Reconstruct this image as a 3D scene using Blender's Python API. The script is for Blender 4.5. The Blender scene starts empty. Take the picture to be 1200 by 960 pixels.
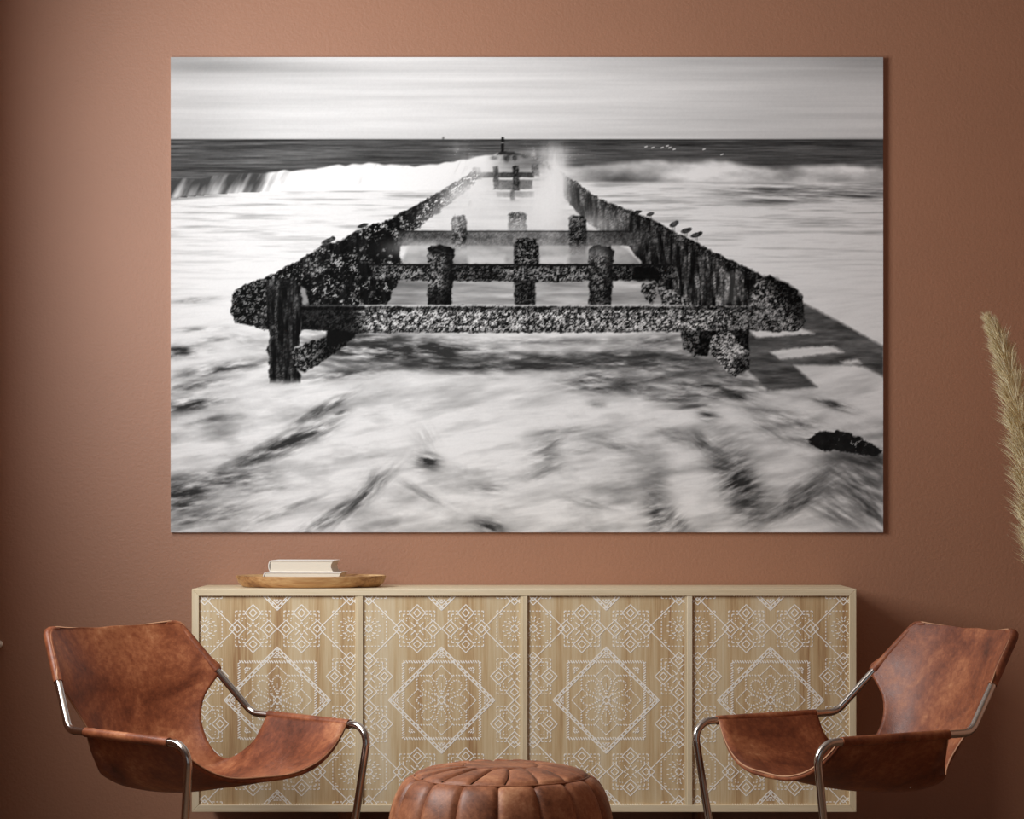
import bpy, bmesh, math, random
import numpy as np
from mathutils import Vector, Matrix

random.seed(7)
scene = bpy.context.scene
C = scene.collection

# ------------------------------------------------------------------ camera
F_PX = 2800.0                      # focal length in pixels of the 1200 px frame
CAM_Z = 1.15
HORIZON = 586.0
cam_d = bpy.data.cameras.new('camera')
cam = bpy.data.objects.new('camera', cam_d)
C.objects.link(cam)
cam.location = (0, 0, CAM_Z)
cam.rotation_euler = (math.pi / 2, 0, 0)
cam_d.sensor_width = 36.0
cam_d.lens = 36.0 * F_PX / 1200.0
cam_d.shift_y = (HORIZON - 480.0) / 1200.0
cam_d.clip_start = 0.05
scene.camera = cam

# ------------------------------------------------------------------ world, exposure
vs = scene.view_settings
vs.view_transform = 'Standard'
vs.look = 'None'
vs.gamma = 1.0
vs.exposure = 0.0
vs.use_curve_mapping = False
world = bpy.data.worlds.new('world')
scene.world = world
world.use_nodes = True
bg = world.node_tree.nodes['Background']
bg.inputs[0].default_value = (0.9, 0.95, 1.0, 1)
bg.inputs[1].default_value = 0.30

# ------------------------------------------------------------------ room measures
WALL_Y = 8.03
LEFT_X = -1.76
RIGHT_X = 2.75
CEIL_Z = 3.15
WIN_Y0, WIN_Y1, WIN_Z0, WIN_Z1 = 5.45, 6.85, 1.35, 2.95

# daylight that comes in through the window in the left wall
al = bpy.data.lights.new('window_left_offscreen', 'AREA')
al.shape = 'RECTANGLE'
al.size = WIN_Z1 - WIN_Z0 - 0.06
al.size_y = WIN_Y1 - WIN_Y0 - 0.06
al.energy = 112.0
al.color = (0.955, 0.985, 1.0)
alo = bpy.data.objects.new('window_left_offscreen', al)
C.objects.link(alo)
alo.location = (LEFT_X - 0.03, (WIN_Y0 + WIN_Y1) / 2, (WIN_Z0 + WIN_Z1) / 2)
alo.rotation_euler = (0, -math.pi / 2, 0)

def px(x, y, Y):
    """photo pixel at depth Y -> world point"""
    return Vector(((x - 600.0) * Y / F_PX, Y, CAM_Z - (y - HORIZON) * Y / F_PX))

# ------------------------------------------------------------------ helpers
def obj(name, me, mat=None, parent=None):
    if isinstance(me, bmesh.types.BMesh):
        bm = me
        me = bpy.data.meshes.new(name)
        bm.normal_update()
        bm.to_mesh(me)
        bm.free()
    o = bpy.data.objects.new(name, me)
    C.objects.link(o)
    if mat is not None:
        me.materials.clear()
        for m in (mat if isinstance(mat, (list, tuple)) else [mat]):
            me.materials.append(m)
    if parent is not None:
        o.parent = parent
    return o

def tag(o, label=None, cat=None, group=None, kind=None):
    if label: o['label'] = label
    if cat: o['category'] = cat
    if group: o['group'] = group
    if kind: o['kind'] = kind
    return o

def empty(name, loc=(0, 0, 0), rz=0.0):
    o = bpy.data.objects.new(name, None)
    o.empty_display_size = 0.1
    C.objects.link(o)
    o.location = loc
    o.rotation_euler = (0, 0, rz)
    return o

def smooth(o, ang=None):
    for p in o.data.polygons:
        p.use_smooth = True
    if ang is not None:
        try:
            o.data.set_sharp_from_angle(angle=math.radians(ang))
        except Exception:
            pass
    return o

def box(x0, x1, y0, y1, z0, z1, bevel=0.0, seg=2, bm=None):
    new = bm is None
    b = bmesh.new()
    vs_ = [b.verts.new(v) for v in ((x0, y0, z0), (x1, y0, z0), (x1, y1, z0), (x0, y1, z0),
                                    (x0, y0, z1), (x1, y0, z1), (x1, y1, z1), (x0, y1, z1))]
    for f in ((3, 2, 1, 0), (4, 5, 6, 7), (0, 1, 5, 4), (1, 2, 6, 5), (2, 3, 7, 6), (3, 0, 4, 7)):
        b.faces.new([vs_[i] for i in f])
    if bevel > 0:
        bmesh.ops.bevel(b, geom=b.edges[:], offset=bevel, segments=seg, affect='EDGES', profile=0.5)
    if new:
        return b
    me = bpy.data.meshes.new('t')
    b.to_mesh(me); b.free()
    bm.from_mesh(me)
    bpy.data.meshes.remove(me)
    return bm

def prism(poly, y0, y1, bevel=0.0):
    """polygon in x,z extruded from y0 (front) to y1"""
    b = bmesh.new()
    a = [b.verts.new((x, y0, z)) for x, z in poly]
    c = [b.verts.new((x, y1, z)) for x, z in poly]
    n = len(poly)
    b.faces.new(a)
    b.faces.new(c[::-1])
    for i in range(n):
        b.faces.new((a[i], c[i], c[(i + 1) % n], a[(i + 1) % n]))
    bmesh.ops.recalc_face_normals(b, faces=b.faces[:])
    if bevel > 0:
        bmesh.ops.bevel(b, geom=b.edges[:], offset=bevel, segments=2, affect='EDGES', profile=0.5)
    return b

def fillet(pts, rad, n=8):
    pts = [Vector(p) for p in pts]
    if not isinstance(rad, (list, tuple)):
        rad = [rad] * len(pts)
    out = [pts[0]]
    for i in range(1, len(pts) - 1):
        p, a, b = pts[i], pts[i - 1], pts[i + 1]
        da, db = (a - p), (b - p)
        la, lb = da.length, db.length
        da.normalize(); db.normalize()
        ang = da.angle(db)
        t = min(rad[i] / math.tan(ang / 2), la * 0.49, lb * 0.49)
        r = t * math.tan(ang / 2)
        c = p + (da + db).normalized() * (r / math.sin(ang / 2))
        s, e = p + da * t - c, p + db * t - c
        tot = s.angle(e)
        ax = s.cross(e).normalized()
        for k in range(n + 1):
            out.append(c + Matrix.Rotation(tot * k / n, 3, ax) @ s)
    out.append(pts[-1])
    return out

def tube(path, r, seg=16, caps=True, bm=None):
    b = bm or bmesh.new()
    path = [Vector(p) for p in path]
    n = len(path)
    rs = r if isinstance(r, (list, tuple)) else [r] * n
    tan = []
    for i in range(n):
        t = path[min(i + 1, n - 1)] - path[max(i - 1, 0)]
        tan.append(t.normalized())
    up = Vector((0, 0, 1)) if abs(tan[0].z) < 0.9 else Vector((1, 0, 0))
    nrm = tan[0].cross(up).normalized()
    rings = []
    for i in range(n):
        if i:
            q = tan[i - 1].rotation_difference(tan[i])
            nrm = (q @ nrm).normalized()
        bi = tan[i].cross(nrm)
        rings.append([b.verts.new(path[i] + (nrm * math.cos(2 * math.pi * k / seg) + bi * math.sin(2 * math.pi * k / seg)) * rs[i])
                      for k in range(seg)])
    for i in range(n - 1):
        for k in range(seg):
            k2 = (k + 1) % seg
            b.faces.new((rings[i][k], rings[i][k2], rings[i + 1][k2], rings[i + 1][k]))
    if caps:
        b.faces.new(rings[0][::-1])
        b.faces.new(rings[-1])
    bmesh.ops.recalc_face_normals(b, faces=b.faces[:])
    return b

def catmull(P, n):
    """P: list of numpy points, n samples per span"""
    P = [np.array(p, float) for p in P]
    Q = [2 * P[0] - P[1]] + P + [2 * P[-1] - P[-2]]
    out = []
    for i in range(1, len(Q) - 2):
        a, b_, c, d = Q[i - 1], Q[i], Q[i + 1], Q[i + 2]
        for k in range(n):
            t = k / n
            out.append(0.5 * ((2 * b_) + (-a + c) * t + (2 * a - 5 * b_ + 4 * c - d) * t * t + (-a + 3 * b_ - 3 * c + d) * t ** 3))
    out.append(P[-1])
    return out

# ------------------------------------------------------------------ materials
def new_mat(name):
    m = bpy.data.materials.new(name)
    m.use_nodes = True
    nt = m.node_tree
    return m, nt, nt.nodes['Principled BSDF']

def N(nt, t, **kw):
    n = nt.nodes.new(t)
    for k, v in kw.items():
        if k.startswith('in_'):
            key = k[3:]
            key = int(key) if key.isdigit() else key.replace('_', ' ')
            n.inputs[key].default_value = v
        else:
            setattr(n, k, v)
    return n

def ramp(nt, src, stops):
    r = nt.nodes.new('ShaderNodeValToRGB')
    els = r.color_ramp.elements
    while len(els) < len(stops):
        els.new(0.5)
    for e, (p, c) in zip(els, stops):
        e.position = p
        e.color = c if len(c) == 4 else (*c, 1)
    nt.links.new(src, r.inputs[0])
    return r

def srgb(r, g, b):
    f = lambda v: (v / 255 / 12.92) if v / 255 <= 0.04045 else ((v / 255 + 0.055) / 1.055) ** 2.4
    return (f(r), f(g), f(b))

def mapped(nt, scale=(1, 1, 1), coord='Object', rnd=False):
    tc = N(nt, 'ShaderNodeTexCoord')
    mp = N(nt, 'ShaderNodeMapping')
    mp.inputs['Scale'].default_value = scale
    nt.links.new(tc.outputs[coord], mp.inputs[0])
    if rnd:
        oi = N(nt, 'ShaderNodeObjectInfo')
        mul = N(nt, 'ShaderNodeMath', operation='MULTIPLY')
        mul.inputs[1].default_value = 37.0
        nt.links.new(oi.outputs['Random'], mul.inputs[0])
        nt.links.new(mul.outputs[0], mp.inputs['Location'])
    return mp

def bump(nt, bs, height, strength, dist=0.01):
    b = N(nt, 'ShaderNodeBump')
    b.inputs['Strength'].default_value = strength
    b.inputs['Distance'].default_value = dist
    nt.links.new(height, b.inputs['Height'])
    nt.links.new(b.outputs[0], bs.inputs['Normal'])
    return b

def plain(name, col, rough=0.5, metal=0.0, spec=0.5):
    m, nt, bs = new_mat(name)
    bs.inputs['Base Color'].default_value = (*col, 1)
    bs.inputs['Roughness'].default_value = rough
    bs.inputs['Metallic'].default_value = metal
    bs.inputs['Specular IOR Level'].default_value = spec
    return m

def mat_wall():
    m, nt, bs = new_mat('terracotta_plaster')
    mp = mapped(nt)
    n1 = N(nt, 'ShaderNodeTexNoise'); n1.inputs['Scale'].default_value = 1.7; n1.inputs['Detail'].default_value = 4
    n2 = N(nt, 'ShaderNodeTexNoise'); n2.inputs['Scale'].default_value = 95; n2.inputs['Detail'].default_value = 5
    n2.inputs['Roughness'].default_value = 0.6
    for n in (n1, n2):
        nt.links.new(mp.outputs[0], n.inputs['Vector'])
    r = ramp(nt, n1.outputs['Fac'], [(0.3, (.352, .158, .083)), (0.7, (.382, .172, .091))])
    nt.links.new(r.outputs[0], bs.inputs['Base Color'])
    bs.inputs['Roughness'].default_value = 0.6
    bs.inputs['Specular IOR Level'].default_value = 1.0
    bump(nt, bs, n2.outputs['Fac'], 0.35, 0.004)
    return m

def mat_leather(name, stops, rough=0.42, sc=1.0):
    m, nt, bs = new_mat(name)
    mp = mapped(nt, (sc, sc, sc), rnd=True)
    a = N(nt, 'ShaderNodeTexNoise'); a.inputs['Scale'].default_value = 4.6; a.inputs['Detail'].default_value = 10
    a.inputs['Roughness'].default_value = 0.62; a.inputs['Distortion'].default_value = 0.8
    b = N(nt, 'ShaderNodeTexNoise'); b.inputs['Scale'].default_value = 60; b.inputs['Detail'].default_value = 8
    b.inputs['Roughness'].default_value = 0.7
    w = N(nt, 'ShaderNodeTexVoronoi'); w.inputs['Scale'].default_value = 330
    for n in (a, b, w):
        nt.links.new(mp.outputs[0], n.inputs['Vector'])
    mix = N(nt, 'ShaderNodeMix'); mix.data_type = 'FLOAT'; mix.inputs['Factor'].default_value = 0.33
    nt.links.new(a.outputs['Fac'], mix.inputs[2]); nt.links.new(b.outputs['Fac'], mix.inputs[3])
    r = ramp(nt, mix.outputs[0], stops)
    nt.links.new(r.outputs[0], bs.inputs['Base Color'])
    rr = ramp(nt, a.outputs['Fac'], [(0.3, (rough - .08,) * 3), (0.7, (rough + .12,) * 3)])
    nt.links.new(rr.outputs[0], bs.inputs['Roughness'])
    bs.inputs['Specular IOR Level'].default_value = 0.38
    ad = N(nt, 'ShaderNodeMath', operation='ADD')
    nt.links.new(w.outputs['Distance'], ad.inputs[0]); nt.links.new(b.outputs['Fac'], ad.inputs[1])
    bump(nt, bs, ad.outputs[0], 0.22, 0.0012)
    return m

def mat_wood(name, stops, axis='z', rough=0.6, fine=1.0, bumpy=0.12):
    m, nt, bs = new_mat(name)
    s = {'x': (1.1, 26, 26), 'z': (26, 26, 1.1), 'y': (26, 1.1, 26)}[axis]
    mp = mapped(nt, tuple(v * fine for v in s), rnd=True)
    a = N(nt, 'ShaderNodeTexNoise'); a.inputs['Scale'].default_value = 1.0; a.inputs['Detail'].default_value = 5
    a.inputs['Distortion'].default_value = 0.35
    b = N(nt, 'ShaderNodeTexNoise'); b.inputs['Scale'].default_value = 9; b.inputs['Detail'].default_value = 3
    for n in (a, b):
        nt.links.new(mp.outputs[0], n.inputs['Vector'])
    mix = N(nt, 'ShaderNodeMix'); mix.data_type = 'FLOAT'; mix.inputs['Factor'].default_value = 0.3
    nt.links.new(a.outputs['Fac'], mix.inputs[2]); nt.links.new(b.outputs['Fac'], mix.inputs[3])
    r = ramp(nt, mix.outputs[0], stops)
    nt.links.new(r.outputs[0], bs.inputs['Base Color'])
    bs.inputs['Roughness'].default_value = rough
    bump(nt, bs, mix.outputs[0], bumpy, 0.002)
    return m

M = {}
M['wall'] = mat_wall()
M['ceiling'] = plain('ceiling_paint', (0.40, 0.34, 0.30), 0.8)
M['floor'] = mat_wood('floor_wood', [(0.3, srgb(94, 71, 54)), (0.7, srgb(120, 93, 72))], 'y', 0.45)
M['oak'] = mat_wood('limed_oak', [(0.3, srgb(204, 182, 146)), (0.5, srgb(222, 204, 170)), (0.72, srgb(234, 220, 192))], 'z')
M['oak_x'] = mat_wood('limed_oak_lengthwise', [(0.3, srgb(204, 182, 146)), (0.5, srgb(222, 204, 170)), (0.72, srgb(234, 220, 192))], 'x')
M['door'] = mat_wood('limed_oak_door', [(0.34, srgb(168, 128, 86)), (0.45, srgb(200, 170, 127)), (0.55, srgb(214, 191, 152)), (0.68, srgb(224, 208, 178))], 'z', 0.55, 0.8)
M['leg'] = mat_wood('brown_leg_wood', [(0.3, srgb(96, 56, 30)), (0.7, srgb(140, 88, 52))], 'z', 0.5)
M['inlay'] = plain('white_inlay_paint', srgb(252, 248, 240), 0.6)
M['leather'] = mat_leather('cognac_leather', [(0.32, srgb(74, 37, 23)), (0.43, srgb(112, 59, 37)), (0.51, srgb(138, 77, 48)), (0.59, srgb(166, 103, 67)), (0.70, srgb(202, 150, 108))])
M['leather_edge'] = plain('leather_cut_edge', srgb(184, 136, 102), 0.6)
M['pouf'] = mat_leather('pouf_leather', [(0.36, srgb(84, 46, 29)), (0.46, srgb(128, 76, 49)), (0.55, srgb(156, 98, 66)), (0.68, srgb(190, 136, 98))], 0.46, 1.3)
M['steel'] = plain('polished_steel', (0.62, 0.59, 0.56), 0.16, 1.0)
M['tray'] = mat_wood('tray_wood', [(0.34, srgb(122, 78, 42)), (0.45, srgb(178, 132, 84)), (0.58, srgb(208, 170, 120)), (0.72, srgb(224, 194, 150))], 'x', 0.5, 0.62)
M['book'] = plain('white_book_cloth', srgb(238, 232, 224), 0.6)
M['page'] = plain('book_paper', srgb(226, 216, 198), 0.8)
M['print_edge'] = plain('print_board_edge', srgb(220, 220, 220), 0.5)
M['frame_white'] = plain('white_window_paint', (0.75, 0.74, 0.72), 0.5)
M['vase'] = plain('vase_ceramic', srgb(120, 84, 64), 0.6)
M['stem'] = plain('dry_stem', srgb(180, 158, 112), 0.7)

# ------------------------------------------------------------------ the room
def struct(name, bm, mat, parent=None):
    o = obj(name, bm, mat, parent)
    if parent is None:
        o['kind'] = 'structure'
    return o

Y_BACK = -1.2
w = struct('wall_back', box(LEFT_X - 0.12, RIGHT_X + 0.12, WALL_Y, WALL_Y + 0.12, 0, CEIL_Z), M['wall'])
struct('floor', box(LEFT_X - 0.12, RIGHT_X + 0.12, Y_BACK, WALL_Y + 0.12, -0.1, 0), M['floor'])
struct('ceiling', box(LEFT_X - 0.12, RIGHT_X + 0.12, Y_BACK, WALL_Y + 0.12, CEIL_Z, CEIL_Z + 0.1), M['ceiling'])
struct('wall_right', box(RIGHT_X, RIGHT_X + 0.12, Y_BACK, WALL_Y, 0, CEIL_Z), M['wall'])
b = box(LEFT_X - 0.12, LEFT_X, Y_BACK, WIN_Y0, 0, CEIL_Z)
box(LEFT_X - 0.12, LEFT_X, WIN_Y1, WALL_Y, 0, CEIL_Z, bm=b)
box(LEFT_X - 0.12, LEFT_X, WIN_Y0, WIN_Y1, 0, WIN_Z0, bm=b)
box(LEFT_X - 0.12, LEFT_X, WIN_Y0, WIN_Y1, WIN_Z1, CEIL_Z, bm=b)
struct('wall_left', b, M['wall'])
# window in the left wall (outside the frame): the source of the daylight
win = empty('window_1', (LEFT_X - 0.09, (WIN_Y0 + WIN_Y1) / 2, WIN_Z0))
win['kind'] = 'structure'
hw, hh = (WIN_Y1 - WIN_Y0) / 2, WIN_Z1 - WIN_Z0
b = box(-0.03, 0.03, -hw, -hw + 0.03, 0, hh)
box(-0.03, 0.03, hw - 0.03, hw, 0, hh, bm=b)
box(-0.03, 0.03, -hw, hw, 0, 0.03, bm=b)
box(-0.03, 0.03, -hw, hw, hh - 0.03, hh, bm=b)
obj('window_frame', b, M['frame_white'], win)
gm, gnt, gbs = new_mat('window_glass')
gbs.inputs['Transmission Weight'].default_value = 1.0
gbs.inputs['Roughness'].default_value = 0.0
gbs.inputs['IOR'].default_value = 1.1
for s in (-1, 1):
    obj('pane', box(-0.003, 0.003, min(0, s * (hw - .03)), max(0, s * (hw - .03)), 0.03, hh - 0.03), gm, win)

# ------------------------------------------------------------------ the wall print (flat photograph, painted in numpy)
def paint_print():
    W, H = 836, 558
    X0, Y0 = 200.0, 67.0
    xs = X0 + np.arange(W) * (835.0 / (W - 1))
    ys = Y0 + np.arange(H) * (557.0 / (H - 1))
    X, Y = np.meshgrid(xs, ys)
    rng = np.random.RandomState(11)
    T = rng.rand(512, 512)

    def vn(u, v, seed=0):
        u = u + seed * 37.7; v = v + seed * 91.3
        iu = np.floor(u).astype(int); iv = np.floor(v).astype(int)
        fu = u - iu; fv = v - iv
        fu = fu * fu * (3 - 2 * fu); fv = fv * fv * (3 - 2 * fv)
        a = T[iv & 511, iu & 511]; b_ = T[iv & 511, (iu + 1) & 511]
        c = T[(iv + 1) & 511, iu & 511]; d = T[(iv + 1) & 511, (iu + 1) & 511]
        return (a * (1 - fu) + b_ * fu) * (1 - fv) + (c * (1 - fu) + d * fu) * fv

    def fbm(u, v, seed=0, octv=4, gain=0.55):
        s = 0; amp = 1; tot = 0
        for k in range(octv):
            s = s + amp * vn(u * 2 ** k, v * 2 ** k, seed + k * 5); tot += amp; amp *= gain
        return s / tot

    def rot(a, x=X, y=Y):
        a = math.radians(a)
        return x * math.cos(a) + y * math.sin(a), -x * math.sin(a) + y * math.cos(a)

    sst = lambda e0, e1, v: (lambda t: t * t * (3 - 2 * t))(np.clip((v - e0) / (e1 - e0), 0, 1))
    g = lambda cx, cy, rx, ry: np.exp(-((X - cx) / rx) ** 2 - ((Y - cy) / ry) ** 2)
    crv = lambda pts, v=X: np.interp(v, [p[0] for p in pts], [p[1] for p in pts])

    # rough coordinates for encrusted timber outlines
    wx = (fbm(X / 5, Y / 5, 3, 3) - 0.5) * 5.0
    wy = (fbm(X / 5, Y / 5, 8, 3) - 0.5) * 5.0

    def poly(pts, soft=0.8, rough=1.0):
        """anti-aliased polygon mask from a signed distance"""
        pts = np.array(pts, float)
        px_, py_ = X + wx * rough, Y + wy * rough
        x0, x1 = pts[:, 0].min() - 6, pts[:, 0].max() + 6
        y0, y1 = pts[:, 1].min() - 6, pts[:, 1].max() + 6
        c0, c1 = np.searchsorted(xs, [x0, x1]); r0, r1 = np.searchsorted(ys, [y0, y1])
        m = np.zeros_like(X)
        if c1 <= c0 or r1 <= r0:
            return m
        u, v = px_[r0:r1, c0:c1], py_[r0:r1, c0:c1]
        ins = np.zeros(u.shape, bool); dist = np.full(u.shape, 1e9)
        n = len(pts)
        for i in range(n):
            ax, ay = pts[i]; bx, by = pts[(i + 1) % n]
            dx, dy = bx - ax, by - ay
            t = np.clip(((u - ax) * dx + (v - ay) * dy) / (dx * dx + dy * dy + 1e-9), 0, 1)
            dist = np.minimum(dist, np.hypot(u - ax - t * dx, v - ay - t * dy))
            if ay != by:
                cond = ((ay > v) != (by > v)) & (u < (bx - ax) * (v - ay) / (by - ay) + ax)
                ins ^= cond
        sd = np.where(ins, dist, -dist)
        m[r0:r1, c0:c1] = np.clip(sd / (2 * soft) + 0.5, 0, 1)
        return m

    img = np.full(X.shape, 232.0)
    def put(mask, val):
        nonlocal img
        img = img * (1 - mask) + val * mask

    # ---- sky
    sky = 229 + 16 * (fbm(X / 190, Y / 5.5, 1, 4) - 0.5) * 2 + 10 * (fbm(X / 300, Y / 16, 2, 3) - 0.5) * 2
    sky -= 44 * g(225, 70, 110, 17) + 22 * g(330, 82, 150, 9) + 16 * g(230, 140, 70, 60)
    sky -= 34 * g(1035, 66, 90, 26) + 14 * g(800, 68, 200, 12) + 12 * g(930, 120, 120, 60)
    sky += 12 * g(560, 100, 170, 50)
    sky -= 8 * sst(140, 163, Y)
    sky_m = 1 - sst(162.6, 163.6, Y)
    # ---- open sea
    sea = 78 + 46 * (fbm(X / 46, Y / 1.7, 5, 4) - 0.5) * 2 + 12 * sst(163, 185, Y)
    sea += 22 * g(330, 179, 50, 1.5) + 16 * g(440, 176, 90, 2) - 20 * g(470, 185, 70, 6) - 18 * g(260, 199, 90, 4)
    sea += 20 * g(640, 178, 40, 8) - 22 * g(960, 186, 90, 6) - 12 * g(900, 168, 150, 4)
    sea -= 34 * (1 - sst(163.3, 165.5, Y))
    # ---- white water
    st = fbm(X / 60, Y / 3.2, 20, 4); st2 = fbm(X / 26, Y / 1.9, 21, 4)
    foam = 243 - 96 * np.clip(st - 0.47, 0, 1) * 2.2 * (1 - sst(225, 330, Y) * 0.72) - 26 * np.clip(st2 - 0.5, 0, 1) * (1 - sst(250, 330, Y))
    # left breaker
    crest = crv([(200, 210), (225, 209), (262, 205), (300, 203), (345, 199), (372, 196), (402, 193), (440, 191), (470, 194), (505, 193), (545, 187), (575, 180)])
    crest = crest + (vn(X / 9, Y * 0, 30) - 0.5) * 3
    curl = 128 + 110 * (fbm((X + (Y - 205) * 0.5) / 9, Y / 40, 31, 3) - 0.5) * 2 - 40 * (1 - sst(212, 222, Y)) + 200 * sst(285, 350, X) + 30 * sst(220, 230, Y)
    curl = np.clip(curl, 70, 252)
    lw = sst(-1.0, 2.0, Y - crest) * (1 - sst(560, 620, X))
    ltrough = crv([(200, 233), (240, 229), (280, 226), (330, 224), (420, 224), (560, 222)])
    left = np.where(Y < ltrough, curl, foam)
    left = left - 75 * np.exp(-((Y - ltrough - 1.2) / 2.0) ** 2) * (1 - sst(225, 285, X))
    # right breaker
    rc = crv([(640, 196), (700, 192), (745, 189), (800, 188), (850, 188), (880, 193), (910, 197), (935, 194), (975, 192), (1035, 196)])
    rc = rc + (fbm(X / 22, Y * 0, 33, 3) - 0.5) * 6
    rw = sst(-3, 5, Y - rc) * sst(600, 660, X)
    rf = 238 + 60 * (fbm(X / 30, Y / 12, 35, 4) - 0.62) * 2 - 95 * g(716, 210, 42, 12) - 60 * g(765, 213, 45, 6) - 55 * g(930, 204, 18, 9) - 35 * g(1000, 212, 40, 6)
    rf += 25 * g(820, 205, 40, 12)
    rf = np.clip(rf, 90, 252)
    rlow = foam - 95 * np.clip(fbm(*(lambda a: (a[0] / 48, a[1] / 2.4))(rot(3)), 37, 4) - 0.42, 0, 1) * 2.0 * g(950, 226, 120, 14) * 1.6
    rlow -= 70 * g(900, 237, 60, 2.0) + 60 * g(985, 230, 60, 2.2) + 35 * g(880, 222, 60, 2)
    right = np.where(Y < 217, rf * (1 - sst(211, 217, Y)) + rlow * sst(211, 217, Y), rlow)
    water = sea.copy()
    water = water * (1 - lw) + left * lw
    water = water * (1 - rw) + right * rw
    mid = sst(196, 206, Y) * sst(555, 600, X) * (1 - sst(620, 700, X))
    water = water * (1 - mid) + foam * mid
    far = sst(236, 262, Y)
    ff = foam
    water = water * (1 - far) + ff * far

    # ---- foreground swirls
    fg = np.zeros_like(X)
    patches = [  # cx, cy, rx, ry, angle, darkness
        (209, 412, 26, 7, -4, .75), (262, 432, 56, 7, -9, .55), (229, 452, 34, 6, -10, .5), (222, 474, 32, 8, -8, .8), (250, 492, 26, 4, -8, .45),
        (250, 398, 18, 3, -4, .4), (230, 352, 26, 3, -5, .35), (236, 386, 30, 3, -3, .35), (285, 398, 14, 5, 10, .3),
        (378, 480, 34, 6, -28, .6), (398, 484, 12, 4, -15, .55), (368, 506, 24, 6, -22, .7), (335, 520, 40, 10, -22, .75), (300, 537, 40, 8, -18, .55),
        (262, 562, 52, 11, -6, .6), (215, 582, 34, 20, -10, .72), (240, 606, 54, 10, -12, .45), (300, 575, 50, 6, -8, .3), (211, 561, 18, 5, -5, .4),
        (425, 582, 40, 8, -42, .55), (391, 604, 40, 8, -30, .55), (437, 566, 12, 10, -60, .3), (330, 600, 50, 6, -20, .3),
        (501, 539, 13, 7, 12, .85), (500, 547, 17, 7, 4, .35), (497, 515, 14, 14, 60, .14), (495, 578, 32, 5, 28, .26), (573, 573, 24, 7, 4, .32), (576, 618, 17, 8, 20, .75),
        (770, 425, 100, 14, 2, .6), (860, 440, 60, 14, 10, .5), (640, 420, 120, 7, 0, .55), (470, 412, 110, 16, 3, .95), (440, 398, 60, 8, 0, .7), (560, 429, 120, 5, 1, .85), (700, 427, 130, 4, 0, .75), (520, 425, 60, 10, 6, .7), (408, 438, 60, 6, -6, .55), (400, 428, 30, 8, 10, .45),
        (660, 400, 110, 5, 0, .35), (705, 449, 36, 10, 2, .85), (745, 455, 30, 9, 8, .55), (830, 456, 44, 10, 4, .75), (800, 466, 40, 6, 0, .55), (770, 444, 60, 4, -8, .5), (860, 462, 26, 6, 18, .7),
        (770, 400, 44, 8, -4, .5), (755, 416, 70, 5, 0, .6), (735, 421, 60, 6, 0, .5), (700, 473, 10, 4, 0, .35), (830, 488, 12, 6, 10, .6), (815, 476, 26, 4, -4, .45), (822, 519, 12, 9, 40, .62), (790, 512, 26, 8, 10, .28), (845, 533, 22, 8, 25, .35),
        (866, 566, 20, 40, -24, .72), (880, 590, 20, 22, -10, .5), (850, 548, 20, 8, 10, .5), (771, 604, 13, 24, -14, .6), (768, 580, 12, 24, 8, .32), (793, 612, 10, 18, -40, .4),
        (938, 584, 34, 12, -32, .6), (915, 600, 36, 8, -20, .4), (1006, 566, 40, 40, 30, .42), (1020, 540, 36, 10, 10, .6), (1022, 596, 30, 14, 40, .5), (960, 560, 40, 12, -28, .3), (975, 600, 30, 10, 30, .3),
        (929, 494, 36, 10, 12, .42), (905, 505, 24, 8, 25, .32), (955, 520, 34, 6, 12, .45), (978, 475, 24, 4, 16, .7), (890, 482, 30, 6, 8, .3),
        (640, 530, 22, 20, -10, .3), (635, 553, 20, 6, -25, .3), (659, 505, 30, 4, -6, .32), (650, 520, 18, 4, -30, .3), (724, 522, 30, 7, 14, .28), (690, 528, 26, 5, -6, .2), (690, 590, 30, 5, 14, .24), (740, 540, 50, 30, 0, .1), (600, 480, 60, 10, 0, .05),
    ]
    for cx, cy, rx, ry, an, d in patches:
        ext = 2.5 * max(rx, ry)
        c0, c1 = np.searchsorted(xs, [cx - ext, cx + ext]); r0, r1 = np.searchsorted(ys, [cy - ext, cy + ext])
        if c1 <= c0 or r1 <= r0:
            continue
        sx_, sy_ = X[r0:r1, c0:c1], Y[r0:r1, c0:c1]
        u, v = rot(an, sx_ - cx, sy_ - cy)
        nu, nv = rot(an, sx_, sy_)
        n = fbm(nu / 20, nv / 4.2, 41, 4)
        r = (u / rx) ** 2 + (v / ry) ** 2
        k = np.exp(-r * 0.85) * np.clip((n - 0.24) * 3.0, 0.0, 1.5) * d * 1.15
        fg[r0:r1, c0:c1] = 1 - (1 - fg[r0:r1, c0:c1]) * (1 - np.clip(k, 0, 1))
    nu, nv = rot(-10)
    soft = fbm(nu / 85, nv / 16, 44, 4)
    soft2 = fbm(X / 55, Y / 24, 46, 5)
    sw = 242 - 80 * np.clip(soft - 0.46, 0, 1) * 2 * sst(400, 470, Y) - 74 * np.clip(soft2 - 0.50, 0, 1) * 2 * sst(430, 500, Y)
    sw = sw + 8 * (st2 - 0.5)
    fgm = sst(300, 400, Y)
    water = water * (1 - fgm) + sw * fgm
    lowstr = 14 * np.clip(fbm(*(lambda a: (a[0] / 40, a[1] / 3))(rot(-8)), 47, 4) - 0.5, 0, 1) * 2 * sst(300, 360, Y)
    water = water - lowstr
    water = water * (1 - fg) + 52 * fg

    img = water * (1 - sky_m) + sky * sky_m

    # ---- shadows the groyne throws on the water at the right
    sh = poly([(930, 352), (948, 358), (1036, 406), (1036, 442), (1012, 430), (1000, 428), (930, 428), (958, 454), (900, 458), (878, 436), (872, 384)], 2.0, 0.4)
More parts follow.
